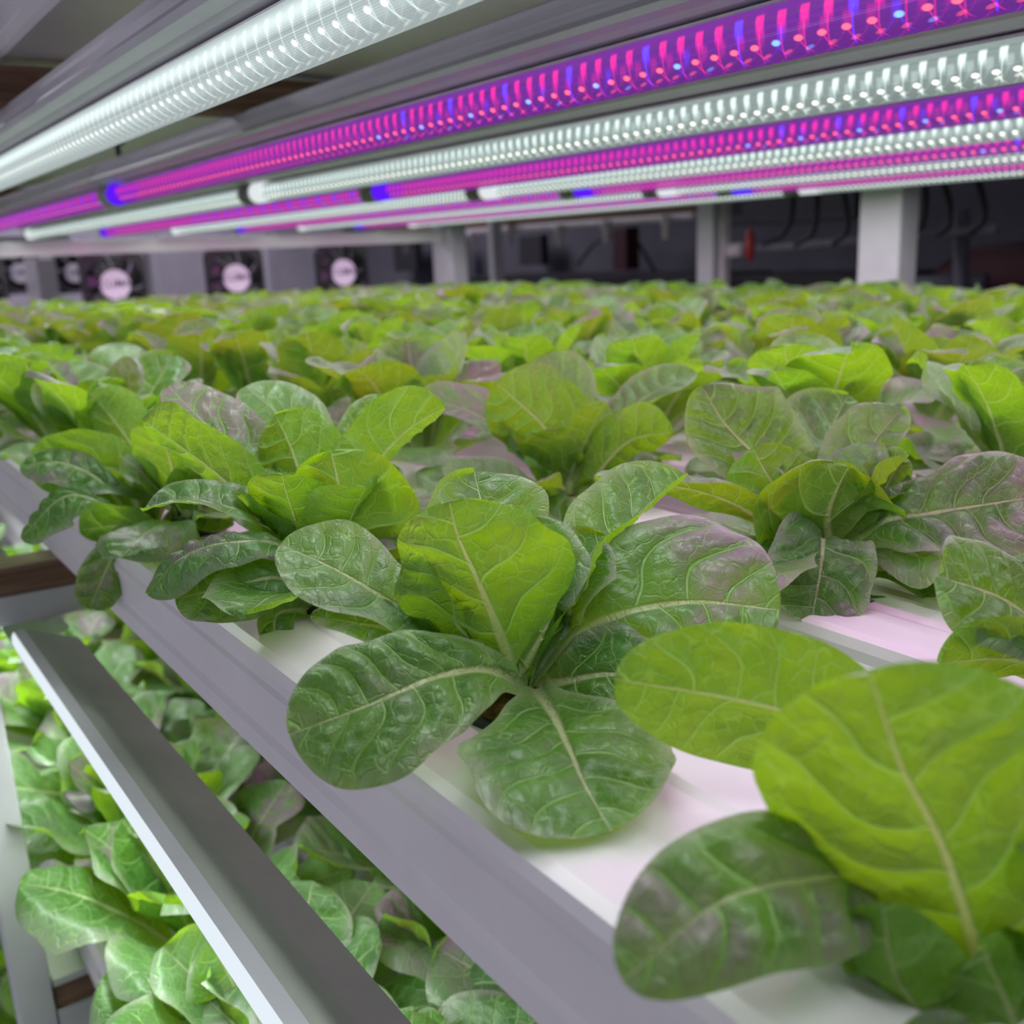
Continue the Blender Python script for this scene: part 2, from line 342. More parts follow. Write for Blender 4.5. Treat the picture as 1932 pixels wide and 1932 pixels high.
def canonical(kind, seed, nS, nT):
    """leaf growing from the origin towards +x in the xz plane; adaxial side towards +z"""
    r = np.random.RandomState(seed); k = {'outer': 0, 'mid': 1, 'inner': 2, 'heart': 3}[kind]
    L = [.116, .110, .088, .052][k]*(.9+.22*r.rand()); e0 = math.radians([32, 63, 74, 80][k]+r.uniform(-8, 8)); bend = math.radians([-36, -30, -18, -8][k]+r.uniform(-12, 12))
    pts = [np.zeros(3)]; n = 6
    for i in range(n):
        a = e0+bend*((i+.5)/n)**1.3; pts.append(pts[-1]+np.array([cos(a), .0, sin(a)])*L/n+np.array([0, r.uniform(-.0022, .0022), 0]))
    return leaf_arrays(pts, (-.25*k, 0, 1), L*[.36, .36, .37, .38][k]*(.9+.2*r.rand()), cup=[.45, .75, .9, 1.1][k]*r.uniform(.6, 1.25),
                       roll=[.35, .28, .1, 0][k]*r.rand()*1.6, ruffle=[.14, .12, .08, .06][k], blister=1.1, seed=seed, nS=nS, nT=nT)
kinds = ['outer']*5+['mid']*6+['inner']*4+['heart']*2
LEAFMESH = {}
for i, k in enumerate(kinds): LEAFMESH.setdefault(k, []).append(arrays_mesh('leaf', [canonical(k, 100+i, 26, 16)]))
LOW = {}
for i, k in enumerate(kinds): LOW.setdefault(k, []).append(canonical(k, 100+i, 13, 10))

def layout(r, small=False):
    """azimuth, kind, extra tilt for the leaves of a head"""
    out = []; a = r.rand()*6.28
    for kd, n in (('outer', 4), ('mid', 5), ('inner', 5), ('heart', 2)):
        for i in range(n): out.append((kd, a+i*2*PI/n+r.uniform(-.3, .3), r.uniform(-.14, .14), r.uniform(.88, 1.1)))
        a += .8
    return out
def head(pos, label, group, seed, scale=1.0, name='lettuce', lift=0.0):
    r = np.random.RandomState(seed); e = empty(name, pos, label, 'lettuce', group); e.rotation_euler = (0, 0, 0); first = True
    for kd, az, tilt, sc in layout(r):
        me = LEAFMESH[kd][r.randint(len(LEAFMESH[kd]))]
        o = bpy.data.objects.new('leaf', me); C.objects.link(o); o.parent = e
        rr = {'outer': .010, 'mid': .008, 'inner': .005, 'heart': .002}[kd]
        o.location = (cos(az)*rr, sin(az)*rr, {'outer': .004, 'mid': .008, 'inner': .012, 'heart': .014}[kd])
        o.rotation_euler = (r.uniform(-.2, .2), tilt-lift*(kd == 'outer'), az); o.scale = (sc*scale,)*3
    return e
def far_mesh(seed):
    r = np.random.RandomState(seed); parts = []
    for kd, az, tilt, sc in layout(r):
        P, f, n = LOW[kd][r.randint(len(LOW[kd]))]
        R = np.array(Matrix.Rotation(az, 3, 'Z') @ Matrix.Rotation(tilt, 3, 'Y') @ Matrix.Rotation(r.uniform(-.2, .2), 3, 'X'))
        parts.append((P*sc@R.T+np.array([cos(az)*.007, sin(az)*.007, .008]), f, n))
    return arrays_mesh('lettuce', parts)
FAR = [far_mesh(500+i) for i in range(9)]

# ------------------------------------------------------------------ the tiers
CH_TOP = -.165; DROP = .018; CH_H = .052; PITCH = .213; Y0 = .192; NR = 9
ordw = ['first', 'second', 'third', 'fourth', 'fifth', 'sixth', 'seventh', 'eighth', 'ninth', 'tenth', 'eleventh', 'twelfth', 'thirteenth', 'fourteenth', 'fifteenth', 'sixteenth', 'seventeenth', 'eighteenth', 'nineteenth', 'twentieth']
XN, XF = .35, -3.28            # near and far ends of channels (x = -distance along the row)
def channel_profile(hw=.049, h=.052):
    p = [(-hw+.006, 0), (-hw+.0015, -.0015), (-hw, -.006), (-hw, -.011), (-hw-.0015, -.013), (-hw-.0015, -.017), (-hw, -.019), (-hw, -.036), (-hw-.002, -.039), (-hw-.002, -h+.003), (-hw+.002, -h)]
    q = [(-y, z) for y, z in reversed(p)]; mid = [(.016, 0), (.012, -.0012), (-.012, -.0012), (-.016, 0)]
    return p+q+mid
def channel(y, ztop, x0, x1, label, group, name='growing_channel', pots=()):
    o = prism(name, [(a, b) for a, b in channel_profile()], x0, x1, M['plastic'])
    o.location = (0, y, ztop); tag(o, label, 'channel', group)
    return o
for i in range(NR):
    y = Y0+PITCH*i
    channel(y, CH_TOP-DROP*(y-Y0), XF, XN if i < 2 else -.1, 'white plastic growing channel on the upper tier, '+('nearest the camera' if i == 0 else ordw[i]+' from the front'), 'upper tier channels')
def pot_ring(x, y, z, e):
    bm = bmesh.new(); tube(bm, [(0, 0, -.010), (0, 0, .0015)], .020, 20); po = bmobj('net_pot', bm, M['pot'], e, smooth=False)
    bm = bmesh.new(); tube(bm, [(0, 0, -.005), (0, 0, .006), (0, 0, .0065)], [.016, .0165, .008], 14); bmobj('growing_plug', bm, M['rock'], po)

LAST = {}
def row_plants(row, y, z, us, tiername, seed0, names, farcut=1.8, detail=True, jit=.01, scale=1.0, group=None):
    for k, u in enumerate(us):
        r = np.random.RandomState(seed0+k*7+row*131); px, py = -u+r.uniform(-jit, jit), y+r.uniform(-jit, jit)
        lab = names(row, k, len(us)); sd = seed0+row*97+k; sc = scale*r.uniform(.92, 1.06)
        if detail and math.hypot(u, y) < farcut: head(Vector((px, py, z)), lab, group, sd, sc, lift=.32 if z < -.4 else 0)
        else:
            o = bpy.data.objects.new('lettuce', FAR[r.randint(len(FAR))]); C.objects.link(o); o.location = (px, py, z)
            o.rotation_euler = (0, 0, r.rand()*6.28); o.scale = (sc*1.22, sc*1.22, sc*.98) if z > -.4 else (sc,)*3; tag(o, lab, 'lettuce', group)
def nm_upper(row, k, n):
    q = 'nearest the camera' if k == 0 else ordw[k]+' along from the near end'
    if k == n-1: q = 'farthest back, by the black fans'
    return 'lettuce in the %s upper channel from the front, %s' % (ordw[row], q)

# hero heads: each leaf follows sight lines into the scene at its own distance
UPV = (0, 0, 1); CAMV = -fwd
def vmix(a, b, c): return tuple(a*np.array(UPV)+b*np.array(CAMV)+c*np.array(right))
TOPV = vmix(1, .15, 0); FACE = vmix(.6, 1, 0); AWAY = vmix(.45, -1, 0); FACEL = vmix(.5, .7, .8); FACER = vmix(.5, .7, -.8)
def hero(label, crown, leaves, seed, pot=True, fill='back'):
    e = empty('lettuce', crown, label, 'lettuce', 'hero'); del e['group']
    for i, lf in enumerate(leaves):
        sp, hint, wpx = lf[0], lf[1], lf[2]; kw = dict(lf[3]) if len(lf) > 3 else {}
        # the last pixel points may stretch past the old tip
        pts = [np.array(W(a, b, d)) for a, b, d in sp]; dm = sp[len(sp)//2][2]
        P, f, n = leaf_arrays(pts, hint, wpx*dm/F/2, seed=seed+i, nS=kw.pop('nS', 96), nT=kw.pop('nT', 60), **kw)
        P = P-np.array(crown)[None, None]
        f = f+np.array([0, 0]); me = arrays_mesh('leaf', [(P, f, n)]); o = bpy.data.objects.new('leaf', me); C.objects.link(o); o.parent = e
    r = np.random.RandomState(seed+5)
    for kd, cnt, sc in (('outer', 4 if fill == 'all' else 3, .78 if fill == 'all' else .62), ('mid', 4, .66), ('inner', 5, .72), ('heart', 3, .95)):
        for i in range(cnt):
            if fill == 'back' and kd == 'heart': continue
            o = bpy.data.objects.new('leaf', LEAFMESH[kd][r.randint(len(LEAFMESH[kd]))]); C.objects.link(o); o.parent = e; az = r.rand()*.8+i*2*PI/cnt
            if fill == 'back' or kd == 'mid': az = math.atan2(crown.y, crown.x)+(-1.25+2.5*(i+.5)/cnt)+r.uniform(-.2, .2)
            o.location = (cos(az)*.006, sin(az)*.006, .004); o.rotation_euler = (0, r.uniform(-.1, .1), az); o.scale = (sc*r.uniform(.85, 1.1),)*3
    if pot: pot_ring(0, 0, 0, e)
    return e
def crown(u, y): return Vector((-u, y, CH_TOP-(DROP*PITCH if y > .3 else 0)))

# P2: the large head in the middle foreground
hero('large lettuce in the middle foreground with an upright yellow-green leaf, front channel', crown(.292, .198), [
    ([(965, 1290, .383), (950, 1215, .372), (905, 1100, .360), (865, 1010, .354), (848, 945, .352)], AWAY, 372, dict(cup=.55, ruffle=.06, base=.36, hint2=vmix(.9, -1, .1))),
    ([(955, 1290, .386), (860, 1210, .384), (750, 1140, .380), (640, 1075, .380), (530, 1025, .384)], vmix(1, .6, .1), 205, dict(cup=.35, ruffle=.10)),
    ([(1000, 1300, .380), (930, 1262, .362), (830, 1272, .346), (690, 1330, .334), (545, 1385, .330)], vmix(.8, .9, -.1), 300, dict(cup=.30, roll=.25, blister=1.5, ruffle=.05)),
    ([(1010, 1290, .380), (1045, 1345, .348), (1075, 1410, .322), (1105, 1480, .304), (1155, 1568, .290)], vmix(1, .75, .1), 400, dict(cup=.12, blister=.9, ruffle=.05)),
    ([(985, 1295, .386), (1050, 1235, .388), (1150, 1165, .386), (1300, 1135, .380), (1472, 1150, .372)], vmix(.45, 1, -.3), 380, dict(cup=.3, roll=.3, base=.45, blister=1.6, ruffle=.05)),
    ([(985, 1280, .390), (1050, 1180, .398), (1110, 1080, .408), (1190, 980, .418), (1290, 893, .428)], vmix(.8, .5, -.8), 190, dict(cup=.9, fold=.25, ruffle=.12)),
    ([(960, 1280, .395), (940, 1120, .408), (920, 1000, .420), (895, 890, .432)], FACE, 240, dict(cup=.5, ruffle=.12)),
    ([(960, 1290, .386), (850, 1225, .376), (740, 1185, .374), (585, 1160, .372)], vmix(1, .4, 0), 110, dict(cup=.3, ruffle=.15)),
    ([(970, 1290, .380), (1010, 1220, .374), (1040, 1160, .372), (1060, 1110, .374)], AWAY, 110, dict(cup=.9, ruffle=.18)),
    ([(960, 1300, .384), (930, 1290, .372), (900, 1265, .368), (860, 1220, .368)], AWAY, 90, dict(cup=.9, ruffle=.18)),
    ([(985, 1300, .384), (1080, 1280, .372), (1160, 1270, .366), (1260, 1290, .362)], vmix(.6, .9, 0), 200, dict(cup=.3, ruffle=.15)),
], 10)
# P1: nearest head, right lower corner, out of focus
hero('blurred lettuce nearest the camera in the lower right corner with a broad lime leaf', crown(.072, .205), [
    ([(1930, 2130, .256), (1860, 1860, .234), (1780, 1600, .222), (1700, 1440, .216), (1640, 1262, .212)], AWAY, 640, dict(cup=.55, ruffle=.06, base=.85, hint2=vmix(.8, -1, .25))),
    ([(1900, 1900, .280), (1840, 1660, .288), (1700, 1480, .292), (1560, 1370, .292), (1400, 1320, .292), (1160, 1280, .290)], vmix(.30, -1, 0), 300, dict(cup=.35, ruffle=.04)),
    ([(1930, 1960, .275), (1800, 1720, .256), (1700, 1650, .246), (1540, 1655, .232), (1360, 1700, .222), (1175, 1850, .214)], vmix(.8, .8, -.1), 300, dict(cup=.25, roll=.35, blister=1.4, ruffle=.05)),
    ([(1880, 1900, .255), (1780, 1800, .246), (1660, 1750, .242), (1500, 1720, .240)], vmix(.6, .6, 0), 200, dict(cup=.4, ruffle=.15)),
    ([(1930, 2110, .250), (1840, 2010, .236), (1760, 1930, .228), (1690, 1830, .224), (1665, 1700, .224)], vmix(.5, -.9, .6), 260, dict(cup=.6, ruffle=.2, base=.7)),
    ([(1960, 2100, .240), (1930, 1990, .226), (1900, 1900, .220), (1850, 1790, .218)], vmix(.6, -.8, -.3), 260, dict(cup=.7, ruffle=.15, base=.7)),
    ([(1940, 2120, .236), (1850, 2060, .222), (1780, 2010, .216), (1690, 1960, .214)], vmix(.7, .9, 0), 200, dict(cup=.4, ruffle=.2, base=.6)),
    ([(1880, 2050, .262), (1800, 1960, .250), (1730, 1870, .244), (1640, 1790, .242)], AWAY, 240, dict(cup=.5, ruffle=.2, base=.6)),
    ([(1860, 1750, .262), (1760, 1620, .258), (1650, 1540, .256), (1520, 1490, .256)], vmix(.4, -1, 0), 120, dict(cup=.6, ruffle=.3)),
    ([(1880, 1900, .262), (1960, 1700, .27), (2060, 1560, .28), (2150, 1450, .29)], FACE, 300, dict(cup=.5)),
    ([(1890, 1990, .245), (1830, 1960, .236), (1760, 1960, .230), (1690, 1990, .226)], vmix(.6, .9, 0), 160, dict(cup=.4, ruffle=.2)),
], 40)
# P3: head left of centre
hero('tall lettuce left of centre with purple-tinged outer leaves over the channel edge', crown(.455, .196), [
    ([(590, 1120, .520), (520, 1000, .520), (420, 900, .520), (340, 840, .522), (268, 790, .524)], vmix(.9, -1, .1), 178, dict(cup=.6)),
    ([(585, 1100, .525), (520, 930, .540), (450, 860, .548), (380, 790, .556), (318, 728, .560)], vmix(.9, .7, .5), 165, dict(cup=.7)),
    ([(600, 1080, .540), (600, 930, .570), (570, 840, .584), (520, 775, .594), (462, 728, .600)], vmix(.9, .8, .3), 160, dict(cup=.5)),
    ([(590, 1090, .525), (580, 960, .530), (555, 860, .534), (520, 782, .538)], AWAY, 200, dict(cup=.6)),
    ([(610, 1100, .520), (650, 960, .528), (710, 870, .534), (775, 805, .540), (840, 768, .545)], vmix(.9, -1, -.4), 165, dict(cup=.8, fold=.15)),
    ([(610, 1080, .540), (640, 900, .562), (690, 800, .572), (728, 748, .578)], vmix(.7, .9, -.3), 105, dict(cup=.8)),
    ([(620, 1130, .505), (630, 1020, .486), (640, 930, .478), (625, 850, .476)], vmix(.8, -1, .1), 330, dict(cup=.7, roll=.3, ruffle=.08)),
    ([(590, 1110, .505), (500, 985, .490), (400, 945, .484), (330, 940, .482), (268, 962, .482)], vmix(1, .15, .25), 125, dict(cup=.5, ruffle=.1)),
    ([(600, 1130, .500), (540, 1030, .478), (430, 1020, .468), (340, 1050, .466), (276, 1120, .468)], vmix(1, .35, 0), 130, dict(cup=-.5, roll=.3)),
    ([(610, 1150, .505), (540, 1090, .480), (450, 1100, .470), (330, 1130, .468)], vmix(.6, .7, 0), 150, dict(cup=-.4)),
    ([(600, 1160, .500), (560, 1150, .480), (520, 1165, .472), (525, 1240, .468)], vmix(.5, .8, .4), 70, dict(cup=.6)),
    ([(620, 1140, .510), (660, 1060, .500), (700, 1010, .496), (800, 990, .494)], vmix(.8, .5, 0), 150, dict(cup=.5)),
    ([(620, 1140, .500), (640, 1090, .480), (680, 1060, .47), (700, 1060, .466)], vmix(.5, -1, 0), 160, dict(cup=.7, ruffle=.2)),
], 70, fill='all')
# P4: head at the left edge
hero('lettuce at the left edge with one leaf hanging down over the channel side', crown(.64, .194), [
    ([(270, 1000, .670), (190, 905, .662), (110, 870, .658), (38, 880, .656)], vmix(1, .5, 0), 110, dict(cup=-.4)),
    ([(275, 1010, .662), (200, 950, .648), (120, 935, .640), (38, 1015, .636)], vmix(1, .45, 0), 120, dict(cup=-.5, roll=.2)),
    ([(280, 1020, .658), (235, 1010, .640), (205, 1065, .632), (168, 1150, .630)], vmix(.25, 1, .6), 92, dict(cup=.3)),
    ([(280, 1000, .672), (240, 900, .675), (170, 880, .68), (60, 905, .68)], vmix(.6, -1, 0), 150, dict(cup=.5)),
    ([(290, 1000, .672), (270, 880, .70), (220, 800, .716), (170, 740, .725)], AWAY, 130, dict(cup=.6)),
    ([(290, 990, .672), (330, 880, .70), (350, 800, .72), (380, 740, .73)], FACE, 110, dict(cup=.6)),
    ([(290, 1000, .672), (290, 900, .68), (310, 830, .69), (300, 780, .70)], FACE, 100, dict(cup=.8)),
    ([(290, 1020, .665), (330, 980, .655), (380, 960, .648), (440, 985, .64)], vmix(.7, .8, 0), 100, dict(cup=.4)),
    ([(285, 1020, .662), (270, 1000, .645), (220, 990, .64), (150, 1000, .636)], vmix(.7, -.8, 0), 110, dict(cup=.5)),
], 100, fill='all')
# row two, right: broad open head
hero('broad open lettuce right of centre with pale folded leaves and yellow ribs, second channel', crown(.325, .412), [
    ([(1560, 1050, .540), (1510, 950, .552), (1440, 870, .560), (1370, 800, .566), (1325, 728, .570)], vmix(.8, 1, .1), 235, dict(cup=.6, blister=1.3)),
    ([(1570, 1050, .535), (1590, 940, .538), (1630, 860, .540), (1665, 810, .540), (1702, 770, .540)], vmix(.8, .8, -.9), 160, dict(cup=.7, fold=.1, blister=1.3)),
    ([(1555, 1040, .528), (1500, 960, .524), (1450, 900, .522), (1420, 845, .522)], AWAY, 180, dict(cup=.7)),
    ([(1560, 1030, .560), (1570, 900, .60), (1570, 810, .62), (1600, 745, .63)], vmix(1, .8, 0), 230, dict(cup=-.3)),
    ([(1550, 1050, .520), (1470, 1000, .508), (1370, 940, .502), (1250, 910, .500), (1120, 900, .502)], vmix(1, -.55, .1), 150, dict(cup=.7, roll=.5)),
    ([(1570, 1060, .515), (1560, 985, .498), (1575, 930, .490), (1600, 880, .486)], vmix(.85, -1, 0), 330, dict(cup=.75, roll=.5, ruffle=.16)),
    ([(1590, 1050, .520), (1660, 985, .500), (1760, 965, .485), (1860, 950, .475), (1990, 930, .465)], vmix(.9, .8, .1), 270, dict(cup=.3, roll=.2, blister=1.7)),
    ([(1560, 1060, .520), (1555, 1010, .492), (1550, 1070, .478), (1530, 1180, .470)], vmix(.7, 1, 0), 205, dict(cup=.3, blister=1.3)),
    ([(1570, 1090, .525), (1590, 1110, .495), (1610, 1170, .482), (1640, 1262, .476)], vmix(.7, 1, .2), 250, dict(cup=-.3, ruffle=.14)),
    ([(1570, 1050, .530), (1620, 990, .52), (1680, 900, .515), (1690, 850, .515)], AWAY, 110, dict(cup=.6)),
    ([(1580, 1080, .525), (1650, 1070, .51), (1720, 1080, .50), (1790, 1110, .495)], vmix(.9, .5, 0), 130, dict(cup=.3)),
    ([(1560, 1090, .52), (1500, 1080, .505), (1440, 1060, .50), (1380, 1050, .495)], vmix(.9, .5, 0), 150, dict(cup=.3)),
], 130, fill='all')
# row two, centre
hero('lettuce behind the central head with two bright green leaf backs, second channel', crown(.545, .412), [
    ([(1080, 960, .700), (1065, 880, .690), (1030, 810, .684), (985, 765, .682), (935, 722, .682)], AWAY, 190, dict(cup=.5)),
    ([(1090, 960, .700), (1130, 890, .69), (1190, 830, .685), (1270, 815, .682)], vmix(.7, -1, 0), 130, dict(cup=.8)),
    ([(1070, 950, .705), (990, 850, .71), (900, 780, .712), (790, 748, .715)], vmix(1, .6, .2), 120, dict(cup=.6)),
    ([(1080, 960, .690), (1000, 920, .66), (930, 900, .65), (835, 880, .645)], vmix(.9, .7, 0), 100, dict(cup=.2)),
    ([(1085, 965, .690), (1080, 935, .66), (1090, 950, .645), (1125, 965, .64)], vmix(.8, .8, 0), 150, dict(cup=-.3)),
    ([(1080, 940, .72), (1070, 820, .745), (1060, 740, .755), (1030, 668, .765)], FACE, 130, dict(cup=.6)),
    ([(1090, 940, .72), (1140, 830, .75), (1200, 760, .76), (1310, 700, .77)], vmix(1, .7, -.4), 110, dict(cup=.8)),
    ([(1080, 950, .70), (1100, 870, .70), (1110, 810, .70), (1120, 750, .70)], AWAY, 120, dict(cup=.8)),
    ([(1100, 960, .690), (1160, 920, .67), (1210, 900, .66), (1260, 905, .655)], vmix(.9, .6, 0), 110, dict(cup=.3)),
    ([(1070, 960, .685), (1010, 960, .665), (960, 950, .655), (900, 945, .65)], vmix(.9, .6, 0), 110, dict(cup=.3)),
], 160, fill='all')
# right edge, second row near
hero('pale lettuce cut off by the right edge above the blurred lime leaf, second channel', crown(.13, .405), [
    ([(2060, 1330, .372), (1980, 1200, .360), (1900, 1130, .352), (1770, 1085, .345)], vmix(.8, .9, .2), 260, dict(cup=.4, roll=.3, blister=1.4)),
    ([(2060, 1330, .372), (1980, 1260, .355), (1890, 1240, .345), (1770, 1250, .340)], vmix(.6, -.9, 0), 180, dict(cup=.4)),
    ([(2080, 1330, .372), (2080, 1150, .38), (2060, 1030, .39), (2040, 950, .40)], AWAY, 220, dict(cup=.6)),
    ([(2080, 1330, .372), (2150, 1200, .38), (2200, 1100, .39), (2240, 1050, .40)], FACE, 220, dict(cup=.6)),
], 190, pot=False)

us = [.82+.168*i for i in range(15)]
row_plants(0, Y0+.003, CH_TOP, us, 'upper', 900, nm_upper)
us = [.725+.17*i for i in range(15)]
row_plants(1, Y0+PITCH, CH_TOP-DROP*PITCH, us, 'upper', 2000, nm_upper)
for rw in range(2, NR):
    y = Y0+PITCH*rw; u0 = .56*y-.02
    us = [u0+(.085 if rw % 2 else 0)+.172*i for i in range(40)]; us = [u for u in us if u < 3.2]
    row_plants(rw, y, CH_TOP-DROP*(y-Y0), us, 'upper', 3000+rw*50, nm_upper)

# wooden cross bearer and steel beam under the channels, and the near post
def bearer(u, z, lab, y0=-.35):
    e = empty('cross_beam', (-u, 0, z-.045), lab, 'beam')
    box('timber', -.028, .0, y0, 2.02, .0225, .045, M['wood'], e)
    for o in [box('timber_top', -.0285, .0005, y0, 2.021, .0445, .0462, M['wood_pale'], e, 0)]: o['label'] = 'pale top of the timber'
    box('steel_tube', -.028, .001, y0, 2.02, -.0005, .0222, M['steel'], e); e.rotation_euler = (-DROP, 0, 0); e.location.z += DROP*Y0; return e
bearer(.831, CH_TOP-CH_H-.0015, 'white steel beam topped with brown timber, crossing at the left edge under the upper channels', -.02)
bearer(2.35, CH_TOP-CH_H-.0015, 'far steel and timber beam under the upper channels near the black fans', .15)

# ------------------------------------------------------------------ lamps
def lamp_z(y): return .095+.004*(y-.2)
HOOD = [(-.029, .0155), (-.031, .019), (-.0285, .0225), (-.0275, .0222), (-.0265, .0262), (-.0255, .0260), (-.0245, .0300), (-.0235, .0298), (-.0215, .0350), (-.0205, .0348), (-.0190, .0400), (-.016, .042)]
HOODP = HOOD+[(-y, z) for y, z in reversed(HOOD)]+[(.018, .0150), (.014, .0125), (-.014, .0125), (-.018, .0150)]
def tube_cover(name, x0, x1, R, mat, parent, pitch=.0130):
    n = max(2, int(abs(x1-x0)/.05)); k = 20; bm = bmesh.new(); uvl = bm.loops.layers.uv.new('tube')
    a0, a1 = math.radians(32), math.radians(-212); rings = []
    for i in range(n+1):
        x = x0+(x1-x0)*i/n; rings.append([(bm.verts.new((x, cos(a0+(a1-a0)*j/k)*R, sin(a0+(a1-a0)*j/k)*R)), x/pitch, 1-abs(2*j/k-1)) for j in range(k+1)])
    for q, w in zip(rings, rings[1:]):
        for j in range(k):
            c = (q[j], q[j+1], w[j+1], w[j]); f = bm.faces.new([v[0] for v in c])
            for l, v in zip(f.loops, c): l[uvl].uv = (v[1], v[2])
    me = bpy.data.meshes.new(name); bm.to_mesh(me); bm.free(); return link(name, me, mat, parent)
def lamp(y, z, xn, xf, kind, label, group, power, frost=False, hood=True, color=None):
    e = empty('tube_lamp', ((xn+xf)/2, y, z), label, 'lamp', group); h = (xn-xf)/2; R = .0150
    if hood: prism('housing', HOODP, -h, h, M['alu'], e)
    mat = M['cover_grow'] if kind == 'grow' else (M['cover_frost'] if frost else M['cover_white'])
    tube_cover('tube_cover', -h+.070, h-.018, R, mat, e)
    bm = bmesh.new(); bx(bm, -h+.03, h-.03, -.010, .010, .0085, .0105); bmobj('led_board', bm, M['board'], e)
    bm = bmesh.new(); tube(bm, [(-(h-.016), 0, 0), (-(h-.070), 0, 0)], R*.985, 20); bmobj('tube_end', bm, M['end_grow' if kind == 'grow' else 'end_white'], e, True)
    for s in (-1, 1):
        bm = bmesh.new(); tube(bm, [(s*(h-.018), 0, 0), (s*(h-.004), 0, 0), (s*(h-.0005), 0, 0)], [R*1.05, R*1.05, R*.85], 20); bmobj('end_cap', bm, M['clip'], e, False)
    ld = bpy.data.lights.new('led_light', 'AREA'); ld.shape = 'RECTANGLE'; ld.size = (h-.055)*2; ld.size_y = .018
    ld.energy = power*h; ld.color = color or ((1.0, .20, .92) if kind == 'grow' else (.95, 1.0, .98)); ld.spread = math.radians(179)
    lo = bpy.data.objects.new('led_light', ld); C.objects.link(lo); lo.parent = e; lo.location = (0, 0, -.0162); return e
PW_W, PW_G = 3.4, 1.65
for i in range(9):
    y = .206+.205*i; kind = 'white' if i % 2 == 0 else 'grow'; z = lamp_z(y)
    kd = 'cool white LED tube' if kind == 'white' else 'red and blue grow-light tube'
    pos = 'closest to the camera' if i == 0 else ordw[i]+' lamp row back'
    lamp(y, z, .12, -1.545, kind, 'near %s under a grey ribbed housing, %s' % (kd, pos), 'tube lamps over the upper tier', PW_W if kind == 'white' else PW_G, frost=(i == 0))
    lamp(y, z, -1.552, -3.24, kind, 'far %s beyond the joint, %s' % (kd, pos), 'tube lamps over the upper tier', PW_W if kind == 'white' else PW_G, frost=(i == 0))
# small clips and hangers above the second tube
for u, py in ((1.46, .402),):
    bm = bmesh.new(); tube(bm, [(0, 0, 0), (0, 0, .018)], .0035, 8); tube(bm, [(0, 0, .018), (0, 0, .021)], .010, 8)
    o = bmobj('hanger_screw', bm, M['dark']); o.location = (-u, py, .1365); tag(o, 'dark hanger screw above the housing of the first grow-light tube', 'screw')

# lower tier lamps: the grey bar seen from above is the front housing
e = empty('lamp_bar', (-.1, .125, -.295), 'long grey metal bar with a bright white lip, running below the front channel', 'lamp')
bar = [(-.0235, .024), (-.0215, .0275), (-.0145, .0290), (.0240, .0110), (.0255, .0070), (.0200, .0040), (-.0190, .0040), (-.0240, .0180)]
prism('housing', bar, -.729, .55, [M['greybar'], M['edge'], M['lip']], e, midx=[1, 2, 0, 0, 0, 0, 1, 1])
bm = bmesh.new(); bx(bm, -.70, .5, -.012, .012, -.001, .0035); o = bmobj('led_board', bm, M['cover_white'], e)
def arealight(name, loc, sx, sy, power, color, rot=(0, 0, 0), spread=180, parent=None):
    ld = bpy.data.lights.new(name, 'AREA'); ld.shape = 'RECTANGLE'; ld.size = sx; ld.size_y = sy; ld.energy = power; ld.color = color; ld.spread = math.radians(spread)
    o = bpy.data.objects.new(name, ld); C.objects.link(o); o.location = loc; o.rotation_euler = rot
    if parent: o.parent = parent
    return o
arealight('led_light', (-.1, 0, -.002), 1.2, .018, 3.2, (.93, 1, .95), parent=e, spread=150)
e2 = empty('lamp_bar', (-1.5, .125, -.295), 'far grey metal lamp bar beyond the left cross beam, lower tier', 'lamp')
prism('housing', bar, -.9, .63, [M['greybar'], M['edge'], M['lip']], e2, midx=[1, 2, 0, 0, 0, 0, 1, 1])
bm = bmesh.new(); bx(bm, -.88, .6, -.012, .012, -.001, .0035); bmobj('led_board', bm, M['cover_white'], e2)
arealight('led_light', (-.1, 0, -.002), 1.4, .018, 4.5, (.93, 1, .95), parent=e2, spread=150)
for i, (y, kd) in enumerate(((.36, 'grow'), (.56, 'white'))):
    lamp(y, -.305, .3, -1.5, kd, 'lower tier %s tube hidden behind the front channel' % ('grow-light' if kd == 'grow' else 'white'), 'lower tier tube lamps', 1.1 if kd == 'white' else .55)

# ------------------------------------------------------------------ lower tiers
LZ = -.522
for i, y in enumerate((.165, .375, .59)):
    channel(y, LZ, -2.6, .1 if i else -.2, 'white plastic growing channel on the lower tier, '+('nearest the front' if i == 0 else ordw[i]+' from the front'), 'lower tier channels')
def nm_low(row, k, n):
    q = 'nearest the camera' if k == 0 else ordw[k]+' along from the near end'
    return 'lower tier lettuce seen from above, %s channel back, %s' % (ordw[row], q)
row_plants(0, .178, LZ, [.42+.140*i for i in range(11)], 'lower', 7130, nm_low, farcut=1.7, scale=1.22)
row_plants(1, .352, LZ, [.28+.128*i for i in range(11)], 'lower', 7600, nm_low, farcut=1.7, scale=1.22)
row_plants(2, .59, LZ, [.35+.160*i for i in range(6)], 'lower', 7900, nm_low, farcut=.1, scale=1.22)
box3 = empty('cross_beam', (-.831, 0, LZ-.10), 'grey plated beam with brown timber beside the near post, under the lower channels', 'beam')
box('steel_tube', -.028, .001, .0875, .9, -.010, .018, M['steel'], box3); box('timber', -.026, -.002, .088, .9, .0185, .040, M['wood'], box3)
box('top_plate', -.060, -.001, .0875, .9, .0405, .0475, M['steel'], box3)
o = box('post', -.861, -.829, .059, .0865, -1.60, -.2645, M['steel'], bevel=.002); tag(o, 'white square steel post standing at the lower left edge', 'post')
